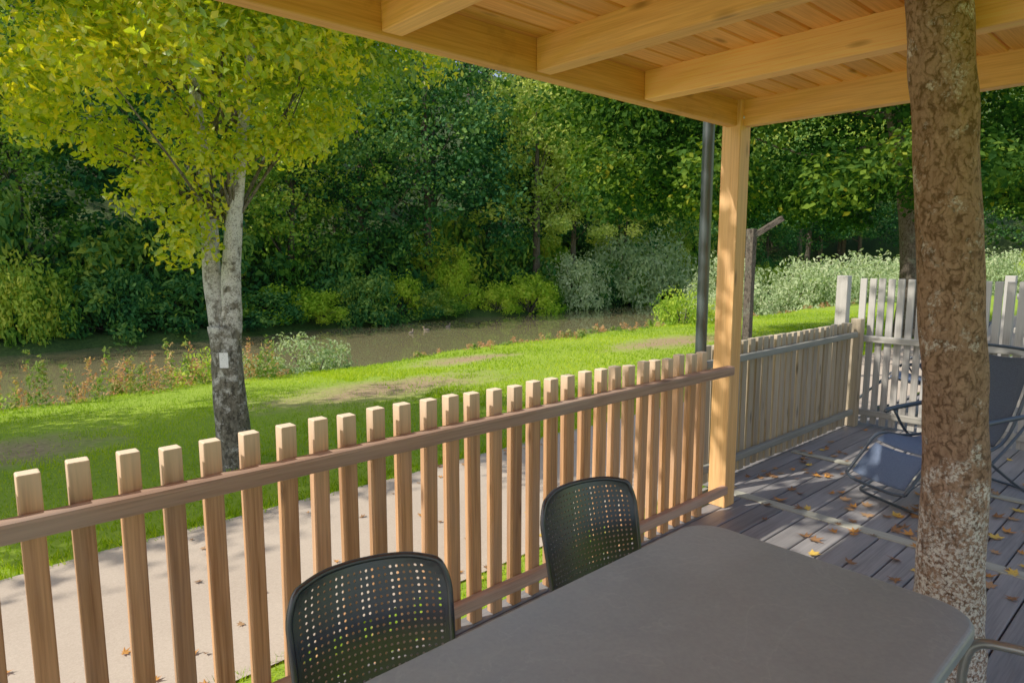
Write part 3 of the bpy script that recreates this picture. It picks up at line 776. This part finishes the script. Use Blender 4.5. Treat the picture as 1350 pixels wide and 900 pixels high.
def big_maple():
    r = np.random.default_rng(8)
    bx, by = 19.0, 5.75; bz = float(hz(bx, by))
    e = empty('maple_tree', (bx, by, bz), 'broad dark-leaved maple overhanging the lawn beside the path', 'tree')
    c = np.array([-3.2, 1.5, 6.7])
    C, R, T = crown_clumps(r, 330, c, (6.8, 5.0, 4.2), .9, .3, .22)
    a = r.uniform(0, 6.283, 80); q = r.uniform(.4, 1.0, 80)
    C2 = np.stack([c[0]+6.4*q*np.cos(a), c[1]+4.8*q*np.sin(a), r.uniform(3.2, 4.4, 80)], 1)
    C = np.concatenate([C, C2]); R = np.concatenate([R, np.full(80, .7)]); T = np.concatenate([T-.02, r.uniform(.15, .65, 80)])
    keep = (C[:, 2] > 3.1); C, R, T = C[keep], R[keep], np.clip(T[keep], 0, 1)
    g = [tube_geo([(0, 0, -.1), (0, 0, .3), (0, 0, 2), (-.3, .3, 4.5), (-1, 1, 8)], [.42, .3, .25, .2, .08], 14, 8, wob=.02)]
    hiC = C[C[:, 2] > 6.0]
    g += limbs((0, 0, 3.0), (-.8, .8, 7.5), hiC, r, .18, 20, .2)
    v, f = join_geo(g)
    obj('trunk', fast_mesh('trunk', v, f, M_barkdark, smooth=True), e)
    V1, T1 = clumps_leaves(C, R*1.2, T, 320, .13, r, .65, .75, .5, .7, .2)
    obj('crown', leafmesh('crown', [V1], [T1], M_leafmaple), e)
big_maple()
MV = broad_variant(410, 9.5, 4.2, .17, 140, 120, M_leafmaple, M_barkdark, .2)
put_tree('maple_tree', MV, 26, 2.2, 1.0, 'dark green tree beyond the picket fence', None)
put_tree('maple_tree', MV, 32, -2.8, 1.1, 'dark green tree beyond the picket fence', None)
put_tree('lawn_tree', broad_variant(500, 8.6, 3.3, .17, 170, 230, M_leafmaple, M_barkpale, .22, 12, .1), -4.3, 10.4, 1.0, 'unseen green tree near the river, added to shade the lawn', None)  # added outside the view, crown kept dense to cast the lawn shadow

def shrub_variant(seed, mat, leaf, nc=38, per=100, w=1.0, h=1.0):
    r = np.random.default_rng(seed)
    d = unit(nc, r); d[:, 2] = abs(d[:, 2])
    C = d*np.array([w, w, h])*r.uniform(.35, 1, nc)[:, None]; R = .30*w*r.uniform(.6, 1.4, nc); T = np.clip(.4+.3*d[:, 2]+r.normal(size=nc)*.15, 0, 1)
    V1, T1 = clumps_leaves(C, R, T, per, leaf, r, .8, .45, .6, .5)
    g = [tube_geo([(0, 0, -.1), C[i]*.5+[0, 0, .05], C[i]], [.025, .015, .005], 5, 3, cap=False) for i in range(0, nc, 2)]
    v, f = join_geo(g)
    return leafmesh('foliage', [V1], [T1], mat), fast_mesh('stems', v, f, M_barkdark, smooth=True)
SV = {'silver': shrub_variant(1, M_leafsilver, .08, 42, 120), 'lime': shrub_variant(2, M_leafshrub, .10, 42, 110), 'willow': shrub_variant(3, M_leafsilver, .09, 60, 100), 'dark': shrub_variant(4, M_leafdark, .13, 55, 90), 'green': shrub_variant(5, M_leafshrub, .085, 45, 110), 'mid': shrub_variant(6, M_leafmid, .11, 50, 100)}
def shrub(kind, x, y, s, hs, label, group=None):
    e = empty('shrub', (x, y, float(hz(x, y))-.05), label, 'shrub', group, random.uniform(0, 6.28)); e.scale = (s, s, hs)
    obj('foliage', SV[kind][0], e); obj('stems', SV[kind][1], e)
shrub('silver', 6.5, 13.9, 1.1, 1.35, 'silver-green shrub on the near riverbank')
shrub('silver', 5.3, 14.3, 1.0, 1.2, 'silver-green shrub on the near riverbank')
shrub('green', 4.3, 14.6, .8, 1.5, 'leafy green shrub on the near riverbank')
shrub('green', 1.1, 14.8, 1.1, .9, 'low green shrub at the edge of the lawn')
shrub('green', 20.9, 13.7, 1.15, 1.7, 'bright green shrub on the near riverbank')
shrub('green', 22.4, 13.8, .9, 1.3, 'bright green shrub on the near riverbank')
shrub('lime', 22.8, 23.9, 1.9, 1.8, 'bright lime-green shrub at the waterline of the far bank')
shrub('lime', 21.0, 24.2, 1.2, 1.3, 'bright lime-green shrub at the waterline of the far bank')
for (x, y, s, h) in [(27, 16, 1.6, 1.8), (30, 16.4, 2.0, 2.4), (33, 14.5, 2.1, 2.8), (36, 14.8, 2.4, 3.2), (40, 14.2, 2.4, 3.0), (32, 18.2, 2.3, 3.6), (44, 13, 2.2, 2.6), (26.8, 24.4, 2.0, 2.6), (30.6, 24.7, 2.6, 3.6), (34, 24.7, 2.8, 4), (47, 9.5, 2, 2.6), (50, 7, 2.2, 3), (38, 12, 1.6, 1.6)]:
    shrub('willow', x, y, s, h, 'tall pale grey-green willow shrub by the river', 'willow shrubs by the river')
for i in range(50):
    x = -8+i*1.25+rr_.uniform(-.4, .4)
    if 19.8 < x < 24.6: continue
    k = rr_.random()
    shrub('dark' if k < .45 else ('mid' if k < .8 else 'lime'), x, 24.6+rr_.uniform(-.2, 1.0), rr_.uniform(.9, 1.7), rr_.uniform(1.0, 2.5), 'dense green shrub on the far riverbank', 'undergrowth on the far bank')
for i in range(22):
    shrub('dark' if rr_.random() < .65 else 'mid', -6+i*2.6+rr_.uniform(-1, 1), 27.5+rr_.uniform(-1, 2), rr_.uniform(2.0, 3.0), rr_.uniform(3.0, 5.0), 'dense green shrub under the wooded slope', 'undergrowth under the trees')

def weeds():
    r = np.random.default_rng(31)
    Vs = []; Ts = []
    n = 640
    X = np.concatenate([r.uniform(-4, 6, 430), r.uniform(6, 36, 210)]); Y = 13.9+r.normal(size=n)*.42
    H = r.uniform(.25, .75, n)*np.where(X < 5.5, 1.3, .36); kind = np.clip(.25+.5*(r.uniform(size=n) > .45)+r.normal(size=n)*.12, 0, 1)
    for i in range(n):
        m = 44; z0 = float(hz(X[i], Y[i])); t = r.uniform(0, 1, m)
        lean = r.normal(size=2)*.12
        P = np.stack([X[i]+lean[0]*t+r.normal(size=m)*.07*(1.3-t), Y[i]+lean[1]*t+r.normal(size=m)*.07*(1.3-t), z0+H[i]*t], 1)
        Nn = unit(m, r); Vs.append(leaves_at(P, Nn, .07 if kind[i] > .5 else .10, r, .4)); Ts.append(np.clip(kind[i]+r.normal(size=m)*.1+(t-.5)*.15, 0, 1))
    o = obj('riverbank_weeds', leafmesh('riverbank_weeds', Vs, Ts, M_weed)); o['kind'] = 'stuff'
weeds()

def grass():
    r = np.random.default_rng(41)
    def batch(n, x0, x1, y0, y1, h, w, px=1.0):
        X = x0+(x1-x0)*r.uniform(size=n)**px; Y = r.uniform(y0, y1, n)
        keep = np.ones(n, bool)
        for (cx, cy, rx, ry) in PATCH:
            d = np.sqrt(((X-cx)/rx)**2+((Y-cy)/ry)**2)+.35*np.sin(X*3.1)*np.sin(Y*4.3)
            keep &= (d > 1.0) | (r.uniform(size=n) < .12)
        X, Y = X[keep], Y[keep]; n = len(X); Z = hz(X, Y)-.005
        a = r.uniform(0, 6.283, n); H = h*r.uniform(.5, 1.3, n)
        ln = r.normal(size=(n, 2))*.4*H[:, None]
        dx = np.cos(a)*w; dy = np.sin(a)*w
        V = np.stack([np.stack([X-dx, Y-dy, Z], 1), np.stack([X+dx, Y+dy, Z], 1), np.stack([X+ln[:, 0], Y+ln[:, 1], Z+H], 1)], 1).reshape(-1, 3)
        t = np.clip(.5+.25*np.sin(X*.8+np.sin(Y))*np.sin(Y*.9)+r.normal(size=n)*.2, 0, 1)
        return V, t
    A = [batch(80000, -3, 8, 5.28, 13.8, .045, .005), batch(50000, 6, 30, 5.5, 13.8, .06, .011, 1.3), batch(14000, -1, 6, 2.25, 3.22, .05, .004), batch(9000, -3, 20, 5.2, 5.45, .07, .006)]
    V = np.concatenate([a[0] for a in A]); T = np.concatenate([a[1] for a in A])
    o = obj('grass', fast_mesh('grass', V, np.arange(len(V)).reshape(-1, 3), M_grass, T)); o['kind'] = 'stuff'
grass()

# ---------------------------------------------------------------- fallen leaves
M_fall = []
for nm, c in (('orange', (.48, .17, .022)), ('brown', (.19, .08, .026)), ('yellow', (.7, .40, .045)), ('tan', (.33, .165, .065))):
    M_fall.append(simple('dry_leaf_'+nm, c, .7, .2, 0, 30, .4))
def fallen_mesh(seed, mat):
    r = random.Random(seed)
    lob = [(0, 1.0), (22, .5), (45, .92), (68, .42), (95, .8), (125, .35), (150, .42), (180, .12)]
    full = lob+[(360-a, l) for a, l in reversed(lob[1:-1])]
    bm = bmesh.new(); c = bm.verts.new((0, 0, .006)); vs = []
    cz = r.uniform(.1, .5)
    for a, l in full:
        l *= r.uniform(.85, 1.1); t = math.radians(a)
        x = l*math.sin(t); y = l*math.cos(t)
        vs.append(bm.verts.new((x, y, cz*x*x+.25*max(0, y-.3)**2*r.uniform(0, 1.5)+.01)))
    for i in range(len(vs)): bm.faces.new((c, vs[i], vs[(i+1) % len(vs)]))
    return bm_to_mesh('fallen_leaf', bm, mat)
FM = [fallen_mesh(i, M_fall[[0, 1, 1, 3, 2, 1, 0, 3][i]]) for i in range(8)]
def fleaf(x, y, z, s, g):
    o = obj('fallen_leaf', rr_.choice(FM), None, (x, y, z), (rr_.gauss(0, .12), rr_.gauss(0, .12), rr_.uniform(0, 6.28)))
    o.scale = (s, s, s); o['label'] = 'dry curled autumn leaf lying on the '+g; o['category'] = 'leaf'; o['group'] = 'fallen leaves on the '+g
for i in range(200):
    k = rr_.random()
    if k < .45: x, y = rr_.gauss(4.4, .5), rr_.gauss(.9, .4)
    elif k < .65: x, y = rr_.gauss(5.2, .7), 2.3-abs(rr_.gauss(0, .35))
    else: x, y = rr_.uniform(2.6, 6.3), rr_.uniform(-.6, 2.1)
    if x > 6.5 or y > 2.3 or (x < 3.95 and y > 2.0) or x < 2.2: continue
    fleaf(x, y, .006 if abs(x-5.25) > .1 else .018, rr_.uniform(.03, .066), 'deck')
for i in range(90):
    x = rr_.uniform(-.3, 5.5); y = 3.15+abs(rr_.gauss(0, .6)) if rr_.random() < .6 else 5.2-abs(rr_.gauss(0, .3))
    fleaf(x, min(y, 5.5), -.476, rr_.uniform(.025, .05), 'path')

def timber_post():
    x, y = 9.75, 5.2
    e = empty('timber_post', (x, y, -.49), 'weathered timber post with a short slanting arm beside the path', 'post')
    obj('shaft', box_mesh('shaft', .12, .12, 2.5, M_barkdark, .008), e)
    obj('arm', box_mesh('arm', .08, .09, .50, M_barkdark, .006), e, (.03, -.03, 2.40), (0, math.radians(58), math.radians(-42)))
timber_post()

def duck(x, y, rz):
    e = empty('duck', (x, y, WZ-.01), 'small brown duck floating on the river', 'duck', 'ducks on the river', rz, .62)
    v, f = tube_geo([(-.2, 0, .08), (-.12, 0, .06), (0, 0, .05), (.12, 0, .06), (.17, 0, .12), (.18, 0, .19), (.20, 0, .24), (.235, 0, .245)], [.01, .06, .095, .075, .04, .032, .042, .02], 10, 4)
    obj('body', fast_mesh('body', v, f, simple('duck_feathers', (.16, .12, .08), .8, .2, 0, 20, .5), smooth=True), e)
    v, f = tube_geo([(.235, 0, .24), (.27, 0, .235), (.295, 0, .23)], [.018, .013, .006], 8, 3)
    obj('bill', fast_mesh('bill', v, f, simple('duck_bill', (.45, .32, .05), .5), smooth=True), e)
for (x, y, a) in [(13.6, 20.6, .3), (14.6, 21.0, 2.8), (15.9, 21.4, .1)]: duck(x, y, a)

# ---------------------------------------------------------------- light, sky, camera
az = Vector((-.944, .34, 0)).normalized(); el = math.radians(42)
ts = Vector((az.x*math.cos(el), az.y*math.cos(el), math.sin(el)))
sl = bpy.data.lights.new('sun', 'SUN'); sl.energy = 5.0; sl.angle = math.radians(.5); sl.color = (1, .93, .80)
so = bpy.data.objects.new('sun', sl); so.rotation_euler = ts.to_track_quat('Z', 'Y').to_euler(); so.location = (0, 0, 30); link(so)
w = bpy.data.worlds.new('World'); scene.world = w; w.use_nodes = True
nt = w.node_tree; bg = nt.nodes['Background']
sky = nt.nodes.new('ShaderNodeTexSky'); sky.sky_type = 'NISHITA'; sky.sun_disc = False
sky.sun_elevation = el; sky.sun_rotation = math.atan2(ts.x, ts.y)
sky.dust_density = 2.0
nt.links.new(sky.outputs[0], bg.inputs[0]); bg.inputs[1].default_value = .15

cam = bpy.data.cameras.new('camera'); co = bpy.data.objects.new('camera', cam); link(co)
co.location = (0, 0, 1.6); co.rotation_euler = (math.radians(90-7.4), 0, math.radians(47.8-90))
cam.sensor_width = 36; cam.lens = 36*870/1350; cam.clip_start = .05; cam.clip_end = 2000
scene.camera = co
